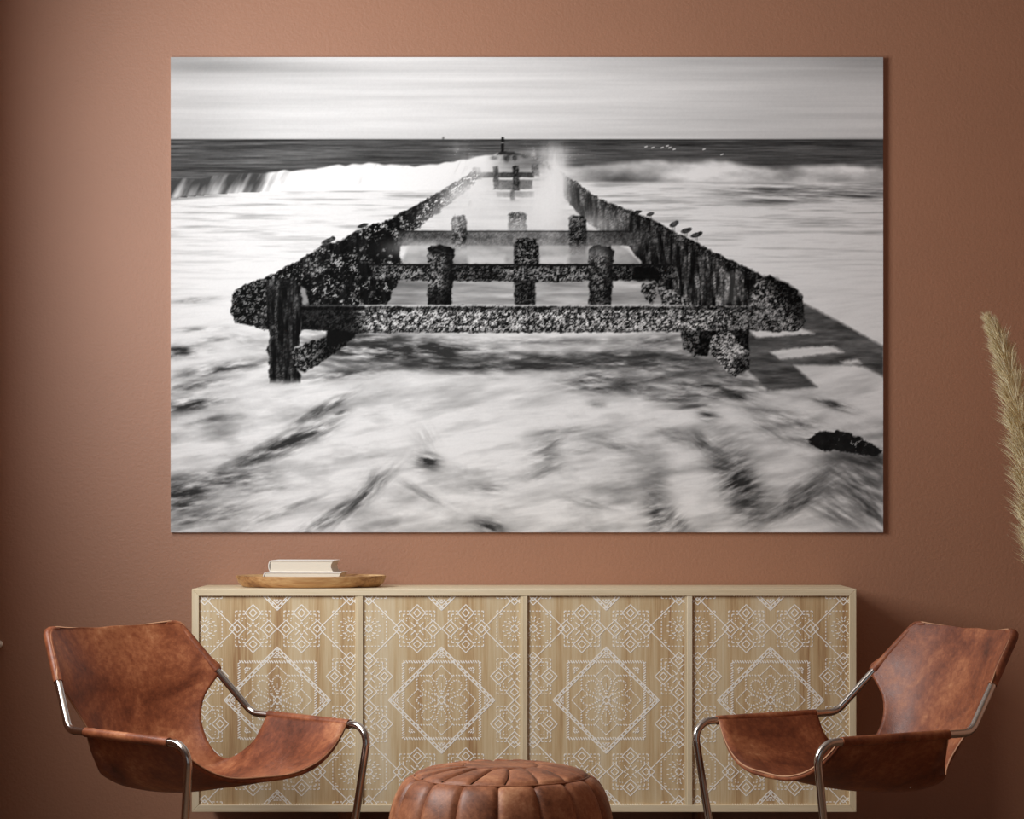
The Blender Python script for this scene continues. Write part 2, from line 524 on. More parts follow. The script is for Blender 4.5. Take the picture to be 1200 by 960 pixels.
    bars = np.maximum.reduce([poly([(879, 388), (940, 385), (954, 391), (886, 396)], 1.6, 0.6), poly([(902, 412), (930, 408), (976, 405), (989, 413), (914, 421)], 1.6, 0.6), poly([(985, 424), (1004, 421), (1010, 426), (990, 427)], 2, 0.6)])
    shv = 78 + 50 * (fbm(X / 22, Y / 4, 50, 4) - 0.5) * 2
    put(sh * (1 - bars * 0.92) * 0.92, shv)

    # ---- timber textures
    bn = 0.62 * fbm(X / 1.35, Y / 1.35, 60, 2, 0.7) + 0.38 * vn(X / 3.4, Y / 3.0, 61)
    emb = bn - np.roll(np.roll(bn, 1, 0), 1, 1)
    barn = np.clip(0.40 + (bn - 0.5) * 3.0 + emb * 0.6, 0, 1)
    lump = fbm(X / 9, Y / 9, 62, 3)
    plank = fbm(X / 4.2, Y / 26, 64, 3, 0.7)
    def tim(lo, hi, k=1.0, t=None):
        t = barn if t is None else t
        return lo + (hi - lo) * np.clip(t, 0, 1) ** k
    dark = tim(6, 120, 2.4) * (0.35 + 0.9 * lump)
    bright = tim(22, 208, 1.15)
    vplank = np.clip(6 + 330 * np.clip(plank - 0.30, 0, 1) ** 1.15 * (0.55 + 0.8 * barn), 5, 225)

    # ---- far end of the groyne
    put(poly([(556, 198), (575, 190), (610, 182), (640, 190), (655, 200), (650, 222), (560, 222)], 6, 1) * 0.35, 190)
    for x0, x1, y0, y1, v, al_ in ((560, 626, 202, 208, 46, .9), (582, 624, 211, 222, 78, .8), (582, 626, 225, 231, 120, .6), (566, 640, 234, 237, 190, .7), (560, 650, 247, 249, 170, .6), (680, 728, 247, 250, 110, .6)):
        put(poly([(x0, y0), (x1, y0), (x1, y1), (x0, y1)], 0.7, 0.3) * al_, v + 30 * (barn - 0.5))
    for x0, x1, y0, y1, v, al_ in ((578, 585, 194, 222, 52, .9), (601, 609, 194, 224, 48, .95), (598, 604, 222, 240, 90, .7), (623, 632, 192, 206, 90, .8), (553, 564, 196, 210, 60, .8), (549, 562, 235, 252, 120, .55), (598, 612, 236, 250, 160, .6)):
        put(poly([(x0, y0 + 1), (x0 + 2, y0), (x1 - 1, y0), (x1, y1), (x0, y1)], 0.8, 0.5) * al_, v + 60 * (barn - 0.5))
    put(poly([(582, 181), (588, 177), (600, 178), (612, 181), (600, 182)], .8, .6), 40)
    for cx, cy, rx, ry, v in ((594, 185, 4, 4.5, 60), (603, 185, 3, 3, 50), (615, 183, 4, 2, 90), (625, 181, 3, 3, 150), (579, 185, 4, 2, 110), (630, 186, 6, 3, 120), (640, 190, 5, 3, 150)):
        put(np.clip(g(cx, cy, rx, ry) * 1.5, 0, 1) * .85, v + 50 * (barn - .5))
    put(poly([(587.2, 164), (587.6, 160.5), (590.4, 160.5), (590.8, 164), (590.6, 178), (587.2, 178)], 0.6, 0.15), 22)
    put(poly([(587.2, 166.5), (590.6, 166.5), (590.6, 168), (587.2, 168)], 0.6, 0), 140)
    put(np.clip(g(519.5, 162.0, 1.3, 1.6), 0, 1) * .8, 70)

    # ---- inside of the groyne: hazy water between the cross beams
    inner = poly([(560, 235), (640, 235), (735, 292), (800, 358), (450, 358), (478, 290)], 2, 0)
    iv = 235 + 16 * (st - .5) * 2
    iv = iv * (1 - sst(268, 280, Y)) + (150 + 90 * fbm(X / 24, Y / 9, 70, 4) - 20) * sst(268, 280, Y)
    iv = iv * (1 - sst(325, 332, Y)) + (188 + 60 * (fbm(X / 50, Y / 6, 71, 4) - .5) * 2 - 38 * g(470, 345, 40, 20) - 20 * g(790, 340, 30, 20)) * sst(325, 332, Y)
    put(inner, iv - 16)
    for x0, x1 in ((549, 592), (632, 666)):
        put(poly([(x0, 300), (x1, 299), (x1, 310), (x0, 310)], 3.0, .6) * .8, 222)

    # ---- left row of piles
    top_l = [(272, 352), (274, 341), (287, 334), (308, 327), (318, 321), (335, 313), (353, 304), (359, 299), (380, 287), (400, 281), (420, 269), (441, 262), (455, 258), (468, 249), (482, 244), (500, 233), (520, 221), (540, 209), (556, 199)]
    lp = top_l + [(562, 206), (550, 222), (525, 240), (505, 256), (490, 268), (474, 276), (468, 296), (472, 312), (464, 335), (452, 358), (420, 362), (355, 362), (352, 386), (310, 386), (292, 382), (276, 378), (272, 364)]
    lm = poly(lp, 0.9, 1.0)
    lv = np.clip(tim(2, 165, 3.2) * np.clip(lump * 3.4 - 1.25, .06, 1.1), 3, 170)
    lv = lv + 70 * np.clip(barn - 0.45, 0, 1) * sst(460, 520, X) + 46 * sst(480, 560, X) * (0.4 + barn)
    lv = lv + 60 * np.clip(barn - 0.5, 0, 1) * np.exp(-((Y - crv(top_l) - 6) / 7) ** 2)
    lv = lv + 55 * np.clip(plank - .45, 0, 1) * sst(355, 375, X)
    put(lm, lv)
    put(lm * np.clip(g(366, 312, 12, 9) * 1.3, 0, 1), tim(20, 150, 1.3))
    # haze rolling over the far part of the left row
    hz = g(548, 232, 34, 22) * 0.85 + g(520, 258, 26, 16) * 0.6 + g(490, 292, 36, 10) * 0.42
    put(np.clip(hz * (0.55 + 0.9 * fbm(X / 9, Y / 26, 73, 4)), 0, 1), 228)

    # ---- right row of piles
    top_r = [(640, 191), (656, 201), (680, 217), (700, 231), (720, 240), (741, 247), (760, 256), (780, 266), (797, 275), (816, 284), (840, 297), (862, 308), (880, 316), (896, 324)]
    rp = top_r + [(905, 340), (893, 360), (798, 360), (772, 334), (750, 306), (736, 288), (712, 276), (690, 262), (668, 240), (650, 214)]
    rm = poly(rp, 0.9, 1.0)
    rv = vplank * (0.75 + .25 * sst(700, 860, X))
    cap = np.exp(-np.clip(Y - crv(top_r) - 1, 0, 99) / (4 + 7 * sst(700, 860, X)))
    rv = rv * (1 - cap * .85) + tim(4, 100, 2.4) * cap * .85
    rv = rv + 36 * (1 - sst(690, 760, X))
    put(rm, rv)
    for a_, b_ in (((792, 300), (800, 345)), ((826, 305), (828, 358)), ((858, 318), (856, 356)), ((884, 322), (880, 356)), ((776, 292), (782, 318)), ((812, 296), (813, 350))):
        put(poly([(a_[0] - 1.8, a_[1]), (a_[0] + 2.2, a_[1]), (b_[0] + 2.2, b_[1]), (b_[0] - 1.8, b_[1])], 1.6, .8) * .8 * rm, 12)
    put(poly([(851, 320), (866, 317), (862, 356), (848, 356)], 1.5, 1) * .8, np.clip(vplank + 60, 60, 210))
    # haze on the far right row
    hz = g(650, 215, 14, 30) * 1.1 + g(640, 240, 20, 26) * 0.9 + g(700, 262, 24, 12) * .5 + g(722, 290, 20, 12) * .5
    put(np.clip(hz * (0.55 + 0.9 * fbm(X / 7, Y / 30, 75, 4)), 0, 1), 236)

    # ---- third beam and its posts (hazy)
    put(poly([(466, 271), (742, 271), (742, 288), (466, 288)], .8, .3) * .92, 84 + 70 * (lump - .3) + 40 * (barn - .5) + 26 * g(600, 284, 60, 10) - 40 * g(500, 275, 60, 10) - 30 * g(720, 276, 30, 10))
    put(poly([(466, 270.3), (742, 270.3), (742, 272), (466, 272)], .6, .1) * .9, 28)
    for x0, x1, y0, y1, lo, hi in ((529, 547, 253, 294, 20, 150), (596, 617, 249, 274, 36, 160), (667, 687, 253, 298, 10, 120)):
        put(poly([(x0, y0 + 3), (x0 + 4, y0), (x1 - 3, y0), (x1, y0 + 4), (x1, y1), (x0, y1)], 1.0, .8) * (1 - .75 * sst(y1 - 16, y1, Y)), tim(lo, hi, 1.3) * (1 - .55 * sst(x0 + (x1 - x0) * .55, x1, X)))
    put(np.clip((g(560, 295, 40, 8) + g(645, 292, 40, 7) + g(500, 288, 30, 7)) * .7 * (.4 + fbm(X / 12, Y / 8, 77, 4)), 0, 1), 205)

    # ---- second beam
    put(poly([(432, 310), (612, 310), (790, 310), (792, 329), (690, 329), (660, 331), (610, 330), (570, 330), (440, 328)], .8, .8), tim(8, 96, 1.6))
    pm = poly([(436, 311), (500, 313), (500, 328), (440, 326)], 2, 1) * .8 + poly([(586, 316), (600, 313), (690, 313), (690, 328), (640, 330), (590, 328)], 2, 1.2) * .8
    put(np.clip(pm, 0, 1), tim(16, 175, 1.3))
    put(poly([(432, 309.4), (790, 309.4), (790, 311.6), (432, 311.6)], .6, .1), 20)
    # posts in front
    for x0, x1, y0, y1, br in ((501, 532, 286, 358, 1.0), (690, 719, 287, 358, .95)):
        m = poly([(x0, y0 + 5), (x0 + 6, y0 + 1), ((x0 + x1) / 2, y0), (x1 - 5, y0 + 2), (x1, y0 + 6), (x1 - 1, (y0 + y1) / 2), (x1 - 3, y1), (x0, y1)], .9, .9)
        v = tim(14, 170, 1.25) * (1.0 - .75 * sst(x0 + 13, x1 - 2, X)) * br
        v = v * (1 - .8 * (1 - sst(y0 + 6, y0 + 16, Y) * (.6 + .4 * lump))) + 8
        v = v * (1 - .7 * sst(y1 - 26, y1 - 8, Y) * (1 if x0 < 600 else .3))
        put(m, v)
    m = poly([(602, 288), (606, 280), (616, 278), (627, 280), (632, 288), (631, 311), (602, 311)], .9, .9)
    put(m, tim(4, 150, 2.0) * (.3 + .9 * lump) + 70 * np.clip(g(612, 300, 7, 10), 0, 1) * barn)
    m = poly([(602, 329), (628, 328), (627, 358), (603, 358)], .9, .7)
    put(m, tim(8, 80, 1.5))
    # log braces inside right
    put(poly([(752, 332), (770, 331), (772, 344), (764, 358), (752, 345)], 1, 1), tim(14, 150, 1.2))
    put(poly([(770, 334), (780, 334), (812, 357), (800, 360), (775, 358)], 1, 1), tim(18, 180, 1.2))
    put(poly([(742, 312), (768, 312), (776, 328), (742, 328)], 2, .6) * .9, 8)

    # ---- parts below the front beam
    put(poly([(797, 386), (832, 386), (833, 410), (815, 418), (800, 408)], .9, 1), tim(14, 150, 1.3) * .8)
    put(poly([(820, 386), (878, 386), (878, 412), (850, 414), (838, 400), (828, 418), (818, 417)], 1, .6), tim(4, 50, 1.5))
    put(poly([(831, 398), (840, 389), (852, 388), (862, 396), (878, 415), (879, 433), (862, 441), (852, 436), (834, 416)], .9, .8), tim(18, 214, 1.05) * (1 - .5 * poly([(858, 420), (879, 412), (880, 436), (862, 442)], 2, .6)))
    put(poly([(342, 412), (358, 403), (398, 388), (420, 386), (404, 406), (378, 424), (357, 436), (343, 432)], .9, 1), tim(6, 140, 1.7) * (1 - .6 * sst(360, 385, X)))
    put(poly([(382, 386), (425, 386), (412, 398), (385, 408)], 1.4, 1), 10)
    # left end block and front left pile
    put(poly([(272, 352), (275, 342), (290, 334), (312, 327), (313, 384), (292, 380), (276, 377), (271, 366)], .9, .9), tim(2, 120, 3.0))
    put(poly([(292, 372), (312, 362), (312, 386), (300, 384)], 1.5, 1) * .8, tim(20, 130, 1.4))
    fp = poly([(312, 336), (315, 328), (330, 325), (345, 327), (351, 335), (353, 380), (350, 404), (342, 412), (344, 430), (353, 438), (353, 450), (316, 450), (315, 418), (312, 410), (316, 395), (313, 372)], .9, .8)
    fv = np.clip(6 + 170 * np.clip(plank - .38, 0, 1) * (.4 + barn), 4, 150)
    fv = fv + 50 * np.clip(g(320, 384, 8, 14), 0, 1) * barn + 40 * np.clip(g(330, 332, 16, 6), 0, 1) * barn
    put(fp * (1 - .9 * sst(442, 452, Y)), fv)
    put(poly([(352, 336), (359, 338), (361, 356), (354, 357)], 1.2, 1) * .75, 190)

    # ---- front beam
    fb = poly([(353, 358), (905, 358), (925, 366), (942, 384), (930, 388), (905, 389), (880, 387), (800, 389), (640, 390), (470, 390), (425, 391), (400, 388), (353, 387)], .8, .8)
    bv = tim(24, 226, 1.05) * (.78 + .4 * lump)
    bv = bv * (.22 + .78 * sst(410, 436, X + 6 * (lump - .5)))
    bv = bv * (1 - .55 * np.exp(-((Y - 361.5) / 2.2) ** 2)) * (1 - .35 * sst(384, 390, Y))
    bv = bv * (1 - .28 * sst(800, 900, X))
    put(fb, bv)
    put(poly([(420, 357.2), (800, 357.2), (800, 358.8), (420, 358.8)], .6, .1) * .8, 205)
    put(poly([(353, 357.2), (420, 357.2), (420, 359), (353, 359)], .6, .1) * .6, 100)
    # right end block
    eb = poly([(882, 336), (890, 326), (902, 323), (915, 330), (932, 339), (940, 349), (943, 368), (942, 384), (930, 388), (912, 378), (896, 366), (881, 354)], .9, .9)
    ev = tim(14, 180, 1.3) * (1 - .7 * sst(-14, 12, (X - 915) - (Y - 350) * .75))
    put(eb, np.clip(ev, 5, 200))
    put(eb * poly([(881, 348), (896, 352), (920, 376), (926, 384), (912, 380), (881, 356)], 2, 1) * .6, tim(90, 226, 1))
    put(poly([(896, 323), (912, 326), (930, 336), (939, 346), (925, 346), (905, 334)], 2, 1) * .7, tim(4, 70, 2))

    # ---- spray
    for cx, cy, rx, ry, a_ in ((560, 196, 16, 12, .8), (552, 225, 16, 22, .5), (575, 232, 14, 16, .55), (652, 190, 12, 16, .8), (648, 225, 10, 34, .85), (635, 240, 24, 18, .6), (530, 260, 12, 12, .4), (600, 262, 60, 8, .45), (538, 176, 12, 10, .22), (640, 178, 30, 9, .3), (700, 296, 14, 9, .35)):
        put(np.clip(g(cx, cy, rx, ry) * a_ * (.45 + 1.1 * fbm(X / 6, Y / 18, 80, 4)), 0, 1), 244)
    sp = (rng.rand(H, W) > .985) * (g(640, 182, 40, 12) + g(540, 180, 20, 16) * .7)
    put(np.clip(sp, 0, 1) * .7, 220)

    # ---- birds
    def bird(cx, cy, L, ht, an, v):
        u, w_ = rot(an, X - cx, Y - cy)
        r = (u / L) ** 2 + (w_ / ht) ** 2
        put(np.clip((1.25 - r) * 1.6, 0, 1), v)
    for cx, cy, L, ht, an in ((384, 281, 7.5, 2.6, -22), (390, 278, 3, 2.4, 0), (425, 263, 6.5, 2.2, -18), (747, 247, 5, 1.9, -12), (762, 249.5, 4.6, 2.0, -20), (789.5, 261.5, 5.2, 2.8, -28), (793, 259, 2.4, 2.2, 0), (804, 269, 6, 2.8, -14), (808.5, 267, 2.4, 2.0, 0), (816, 274, 6.6, 2.6, -16), (821, 271.5, 2.4, 1.8, 0)):
        bird(cx, cy + 1.5, L * 1.05, ht * 1.1, an, 30 + 60 * barn)
        if L > 4:
            for lx in (-1.2, 1.0):
                put(poly([(cx + lx - .35, cy + 2), (cx + lx + .35, cy + 2), (cx + lx + .35, cy + 8), (cx + lx - .35, cy + 8)], .5, 0) * .7, 50)
    for cx, cy in ((757, 172), (765, 173), (776, 173), (782, 171), (785, 173), (790, 175), (825, 175), (846, 181)):
        bird(cx, cy, 2.2, .9, -15, 225)

    # ---- rock lower right
    rk = poly([(946, 515), (958, 507), (975, 505.5), (992, 507), (1010, 513), (1024, 521), (1034, 528), (1028, 534), (1000, 532), (965, 527), (950, 521)], .9, 1.3)
    rkv = 14 + 26 * lump + 120 * (bn > .68) * np.clip(g(998, 519, 16, 8) * 1.4, 0, 1)
    put(rk, rkv)
    put(np.clip(g(1000, 538, 40, 5), 0, 1) * .6, 60)

    img = img + (fbm(X / 1.5, Y / 1.5, 90, 2) - .5) * 7
    return np.clip(img, 2, 252), W, H

def build_print():
    YF = WALL_Y - 0.015
    p0, p1 = px(200, 67, YF), px(1035, 624, YF)
    x0, x1, z1, z0 = p0.x, p1.x, p0.z, p1.z
    img, W, H = paint_print()
    v = img / 255.0
    lin = np.where(v <= .04045, v / 12.92, ((v + .055) / 1.055) ** 2.4)
    root = empty('wall_print', ((x0 + x1) / 2, WALL_Y, z0))
    tag(root, 'large black and white photo print of a seaside timber groyne hanging on wall', 'picture')
    cx = (x0 + x1) / 2
    # board behind the printed face
    obj('board', box(x0 - cx, x1 - cx, YF - WALL_Y + 0.0006, 0.0005, 0, z1 - z0), M['print_edge'], root)
    gx, gz = np.meshgrid(np.linspace(x0 - cx, x1 - cx, W), np.linspace(z1 - z0, 0, H))
    co = np.stack([gx, np.full(gx.shape, YF - WALL_Y), gz], -1).reshape(-1, 3).astype(np.float32)
    idx = np.arange(W * H).reshape(H, W)
    q = np.stack([idx[1:, :-1], idx[1:, 1:], idx[:-1, 1:], idx[:-1, :-1]], -1).reshape(-1, 4).astype(np.int32)
    me = bpy.data.meshes.new('printed_face')
    me.vertices.add(W * H); me.vertices.foreach_set('co', co.ravel())
    me.loops.add(q.size); me.loops.foreach_set('vertex_index', q.ravel())
    me.polygons.add(len(q)); me.polygons.foreach_set('loop_start', np.arange(0, q.size, 4, dtype=np.int32))
    me.update(calc_edges=True)
    at = me.color_attributes.new('ink', 'FLOAT_COLOR', 'POINT')
    col = np.ones((W * H, 4), np.float32)
    col[:, :3] = (lin * 0.92).reshape(-1, 1)
    at.data.foreach_set('color', col.ravel())
    m, nt, bs = new_mat('photo_print')
    a = N(nt, 'ShaderNodeAttribute', attribute_name='ink')
    nt.links.new(a.outputs['Color'], bs.inputs['Base Color'])
    bs.inputs['Roughness'].default_value = 0.6
    bs.inputs['Specular IOR Level'].default_value = 0.05
    obj('printed_face', me, m, root)

build_print()

# ------------------------------------------------------------------ sideboard
SB_Y = 7.65
SB_D = 0.375
def sideboard():
    S = F_PX / SB_Y
    X = lambda p: (p - 600.0) / S
    Z = lambda p: CAM_Z - (p - HORIZON) / S
    x0, x1, zt, zb = X(224.7), X(1003.7), Z(690.2), Z(952)
    cx = (x0 + x1) / 2
    root = empty('sideboard', (cx, SB_Y, 0))
    tag(root, 'long pale limed oak sideboard with four white patterned doors below the print', 'sideboard')
    r = lambda v: v - cx
    t = 8.4 / S
    e = 0.0008
    # mitred front frame
    for nm, poly_, mt in (('top_rail', [(r(x0), zt), (r(x1), zt), (r(x1) - t, zt - t), (r(x0) + t, zt - t)], 'oak_x'),
                      ('bottom_rail', [(r(x0) + t, zb + t), (r(x1) - t, zb + t), (r(x1), zb), (r(x0), zb)], 'oak_x'),
                      ('side_stile', [(r(x0), zb), (r(x0), zt), (r(x0) + t, zt - t), (r(x0) + t, zb + t)], 'oak'),
                      ('side_stile', [(r(x1) - t, zb + t), (r(x1) - t, zt - t), (r(x1), zt), (r(x1), zb)], 'oak')):
        # shrink slightly so that the mitre reads as a joint
        obj(nm, prism(poly_, 0, 0.022, 0.0014), M[mt], root)
    obj('top_panel', box(r(x0) + e, r(x1) - e, 0.021, SB_D, zt - t, zt - e, 0.0015), M['oak_x'], root)
    obj('bottom_panel', box(r(x0) + e, r(x1) - e, 0.021, SB_D, zb + e, zb + t, 0.001), M['oak_x'], root)
    obj('side_panel', box(r(x0) + e, r(x0) + t, 0.021, SB_D, zb + t, zt - t), M['oak'], root)
    obj('side_panel', box(r(x1) - t, r(x1) - e, 0.021, SB_D, zb + t, zt - t), M['oak'], root)
    obj('back_panel', box(r(x0) + t, r(x1) - t, SB_D - .012, SB_D, zb + t, zt - t), M['oak'], root)
    divs = [(416.3, 425.2), (609.7, 618.2), (802.9, 811.4)]
    for a, b_ in divs:
        o = obj('divider', box(r(X(a + 2.4)), r(X(b_)), 0.0015, 0.06, zb + t, zt - t, 0.001), M['oak'], root)
        obj('door_edge', box(r(X(a)), r(X(a + 2.5)), 0.0035, 0.02, zb + t, zt - t, 0.0007), M['oak'], o)
    edges = [233.2, 416.3, 425.2, 609.7, 618.2, 802.9, 811.4, 995.2]
    # ---- pattern of white dashes, in photo pixels relative to the centre of the big medallion
    segs = []
    def seg(x0_, y0_, x1_, y1_, w=0.95):
        segs.append((x0_, y0_, x1_, y1_, w))
    def dashed(x0_, y0_, x1_, y1_, on=1.7, off=1.5, w=0.95):
        L = math.hypot(x1_ - x0_, y1_ - y0_)
        n = max(1, int(round((L + off) / (on + off))))
        st = (L + off) / n
        for i in range(n):
            a = i * st / L; c = min(1, (i * st + st - off) / L)
            seg(x0_ + (x1_ - x0_) * a, y0_ + (y1_ - y0_) * a, x0_ + (x1_ - x0_) * c, y0_ + (y1_ - y0_) * c, w)
    def square(cx_, cy_, h, on=1.7, off=1.5, w=0.9):
        for a, c in (((-h, -h), (h, -h)), ((h, -h), (h, h)), ((h, h), (-h, h)), ((-h, h), (-h, -h))):
            dashed(cx_ + a[0], cy_ + a[1], cx_ + c[0], cy_ + c[1], on, off, w)
    def diamond(cx_, cy_, h, on=None, off=1.2, w=0.85, h2=None):
        h2 = h2 or h
        P = [(0, -h2), (h, 0), (0, h2), (-h, 0)]
        for i in range(4):
            a, c = P[i], P[(i + 1) % 4]
            if on is None:
                seg(cx_ + a[0], cy_ + a[1], cx_ + c[0], cy_ + c[1], w)
            else:
                dashed(cx_ + a[0], cy_ + a[1], cx_ + c[0], cy_ + c[1], on, off, w)
    def star(cx_, cy_):
        H_ = 20.6
        for sx in (-1, 1):
            for sy in (-1, 1):
                for k in (H_, 16.6):
                    dashed(cx_ + sx * 9.4, cy_ + sy * k, cx_ + sx * k, cy_ + sy * k, 2.0, 1.9, 1.15)
                    dashed(cx_ + sx * k, cy_ + sy * 9.4, cx_ + sx * k, cy_ + sy * k, 2.0, 1.9, 1.15)
                dashed(cx_ + sx * 8.6, cy_ + sy * 12.6, cx_ + sx * 12.6, cy_ + sy * 12.6, 1.8, 1.7, 1.15)
                dashed(cx_ + sx * 12.6, cy_ + sy * 8.6, cx_ + sx * 12.6, cy_ + sy * 12.6, 1.8, 1.7, 1.15)
                seg(cx_ + sx * 2.6, cy_ + sy * 2.6, cx_ + sx * 7.4, cy_ + sy * 7.4, 1.05)
        for dx, dy in ((0, -1), (0, 1), (-1, 0), (1, 0)):
            ax, ay = cx_ + dx * 18.4, cy_ + dy * 18.4
            diamond(ax, ay, 9.8, None, w=1.1)
            diamond(ax, ay, 4.6, None, w=1.1)
            dashed(cx_ + dx * 2 + dy * 3.4, cy_ + dy * 2 + dx * 3.4, cx_ + dx * 7.6, cy_ + dy * 7.6, 2.2, 1.4, 1.05)
            dashed(cx_ + dx * 2 - dy * 3.4, cy_ + dy * 2 - dx * 3.4, cx_ + dx * 7.6, cy_ + dy * 7.6, 2.2, 1.4, 1.05)
    def edge_star(cx_, cy_):
        H_ = 20.6
        square(cx_, cy_, H_, 2.0, 1.9, 1.2)
        for sx in (-1, 1):
            for sy in (-1, 1):
                dashed(cx_ + sx * 14, cy_ + sy * 16.8, cx_ + sx * 17, cy_ + sy * 16.8, 1.6, 1.4, 1.1)
                dashed(cx_ + sx * 16.8, cy_ + sy * 13.4, cx_ + sx * 16.8, cy_ + sy * 17, 1.6, 1.4, 1.1)
                for i in range(4):
                    a = (i + .5) / 4 * math.pi / 2
                    for rr, ln in ((14.5, 2.4), (10.2, 2.2)):
                        seg(cx_ + sx * rr * math.cos(a), cy_ + sy * rr * math.sin(a), cx_ + sx * (rr - ln) * math.cos(a + .12), cy_ + sy * (rr - ln) * math.sin(a + .12), 1.15)
                dashed(cx_ + sx * 1.6, cy_ + sy * 1.6, cx_ + sx * 6.5, cy_ + sy * 6.5, 2.2, 1.2, 1.1)
        diamond(cx_, cy_, 4.6, 2.6, 1.4, 1.1)
        diamond(cx_, cy_, 36.5, None, w=1.15)
    def hatch(x0_, y0_, x1_, y1_, w2, lean=1.0, step=2.9):
        L = math.hypot(x1_ - x0_, y1_ - y0_)
        ux, uy = (x1_ - x0_) / L, (y1_ - y0_) / L
        nx, ny = -uy, ux
        n = int(L / step)
        for i in range(n):
            t_ = (i + .5) * L / n
            mx, my = x0_ + ux * t_, y0_ + uy * t_
            seg(mx - nx * w2 - ux * lean, my - ny * w2 - uy * lean, mx + nx * w2 + ux * lean, my + ny * w2 + uy * lean, 1.25)
    def medallion(cx_, cy_):
        h = 62.5
        P = [(0, -h), (h, 0), (0, h), (-h, 0)]
        for i in range(4):
            a, c = P[i], P[(i + 1) % 4]
            seg(cx_ + a[0], cy_ + a[1], cx_ + c[0], cy_ + c[1], 1.2)
            k = 1 - 4.4 / h
            seg(cx_ + a[0] * k, cy_ + a[1] * k, cx_ + c[0] * k, cy_ + c[1] * k, 1.1)
            k = 1 - 2.2 / h
            dashed(cx_ + a[0] * k, cy_ + a[1] * k, cx_ + c[0] * k, cy_ + c[1] * k, 3.0, 3.4, 1.5)
        s = 45.0
        Q = [(-s, -s), (s, -s), (s, s), (-s, s)]
        for i in range(4):
            a, c = Q[i], Q[(i + 1) % 4]
            hatch(cx_ + a[0], cy_ + a[1], cx_ + c[0], cy_ + c[1], 1.5, 1.1)
        # eight little triangles
        for k in range(8):
            a = k * math.pi / 4
            ca, sa = math.cos(a), math.sin(a)
            base = 50.5 if k % 2 == 0 else 51.5
            for j, (rr, ww) in enumerate(((base, 4.6), (base + 1.7, 3.2), (base + 3.4, 1.9))):
                if k % 2 == 1:
                    rr = 49.2 + j * 1.8
                    ww = 4.6 - j * 1.3
                dashed(cx_ + ca * rr - sa * ww, cy_ + sa * rr + ca * ww, cx_ + ca * rr + sa * ww, cy_ + sa * rr - ca * ww, 2.4, 1.1, 1.2)
        # flower
        sq = 29.0
        for sx in (-1, 1):
            for sy in (-1, 1):
                hatch(cx_ + sx * 12.5, cy_ + sy * sq, cx_ + sx * sq, cy_ + sy * sq, .75, .8, 2.8)
                hatch(cx_ + sx * sq, cy_ + sy * 12.5, cx_ + sx * sq, cy_ + sy * sq, .75, .8, 2.8)
        for dx, dy in ((0, -1), (0, 1), (-1, 0), (1, 0)):
            # diamond tip
            tx, ty = dx * 40.5, dy * 40.5
            for s_ in (-1, 1):
                ex, ey = dx * 28 + dy * 13 * s_, dy * 28 + dx * 13 * s_
                dashed(cx_ + tx, cy_ + ty, cx_ + ex, cy_ + ey, 3.2, .7, 1.0)
                fx, fy = dx * 22 + dy * 8 * s_, dy * 22 + dx * 8 * s_
                dashed(cx_ + ex, cy_ + ey, cx_ + fx, cy_ + fy, 1.8, .9, 1.0)
        for k in range(8):
            a = k * math.pi / 4
            ca, sa = math.cos(a), math.sin(a)
            tip = 30.0 if k % 2 == 0 else 31.0
            prof = [(7, 0), (14, 3.8), (21, 6.4), (26, 4.4), (tip, 0)] if k % 2 == 0 else [(8, 0), (15, 3.4), (22, 6.6), (28, 5.4), (tip, 0)]
            for s_ in (-1, 1):
                for (r0, w0), (r1, w1) in zip(prof[:-1], prof[1:]):
                    hatch(cx_ + ca * r0 - sa * w0 * s_, cy_ + sa * r0 + ca * w0 * s_, cx_ + ca * r1 - sa * w1 * s_, cy_ + sa * r1 + ca * w1 * s_, .8, .7, 2.6)
            dashed(cx_ + ca * 3, cy_ + sa * 3, cx_ + ca * 12, cy_ + sa * 12, 1.8, 1.4, 1.1)
            seg(cx_ + ca * 15 - sa * 0, cy_ + sa * 15, cx_ + ca * 20, cy_ + sa * 20, .6)
        diamond(cx_, cy_, 4.2, None, w=.9)
        square(cx_, cy_, 4.4, 1.3, .9, .8)
    dx_, dy_ = 57.0, 56.0
    for cc in (-1.5, 1.5):
        for rr in (-2.5, -1.5, -.5, .5, 1.5, 2.5):
            if rr in (-1.5, 1.5):
                edge_star(cc * dx_, rr * dy_)
            else:
                star(cc * dx_, rr * dy_)
    for cc in (-.5, .5):
        for rr in (-1.5, 1.5):
            star(cc * dx_, rr * dy_)
    medallion(0, 0)
    medallion(0, -3 * dy_)
    medallion(0, 3 * dy_)
    # clip to the door and turn into thin raised strips
    hw_, hy0, hy1 = 91.8, 697.9 - 821, 943.6 - 821
    def clip(x0_, y0_, x1_, y1_):
        t0, t1 = 0.0, 1.0
        for p, q_ in ((-(x1_ - x0_), x0_ + hw_), (x1_ - x0_, hw_ - x0_), (-(y1_ - y0_), y0_ - hy0), (y1_ - y0_, hy1 - y0_)):
            if abs(p) < 1e-9:
                if q_ < 0: return None
            else:
                t_ = q_ / p
                if p < 0: t0 = max(t0, t_)
                else: t1 = min(t1, t_)
        if t0 >= t1: return None
        return (x0_ + (x1_ - x0_) * t0, y0_ + (y1_ - y0_) * t0, x0_ + (x1_ - x0_) * t1, y0_ + (y1_ - y0_) * t1)
    V, Fc = [], []
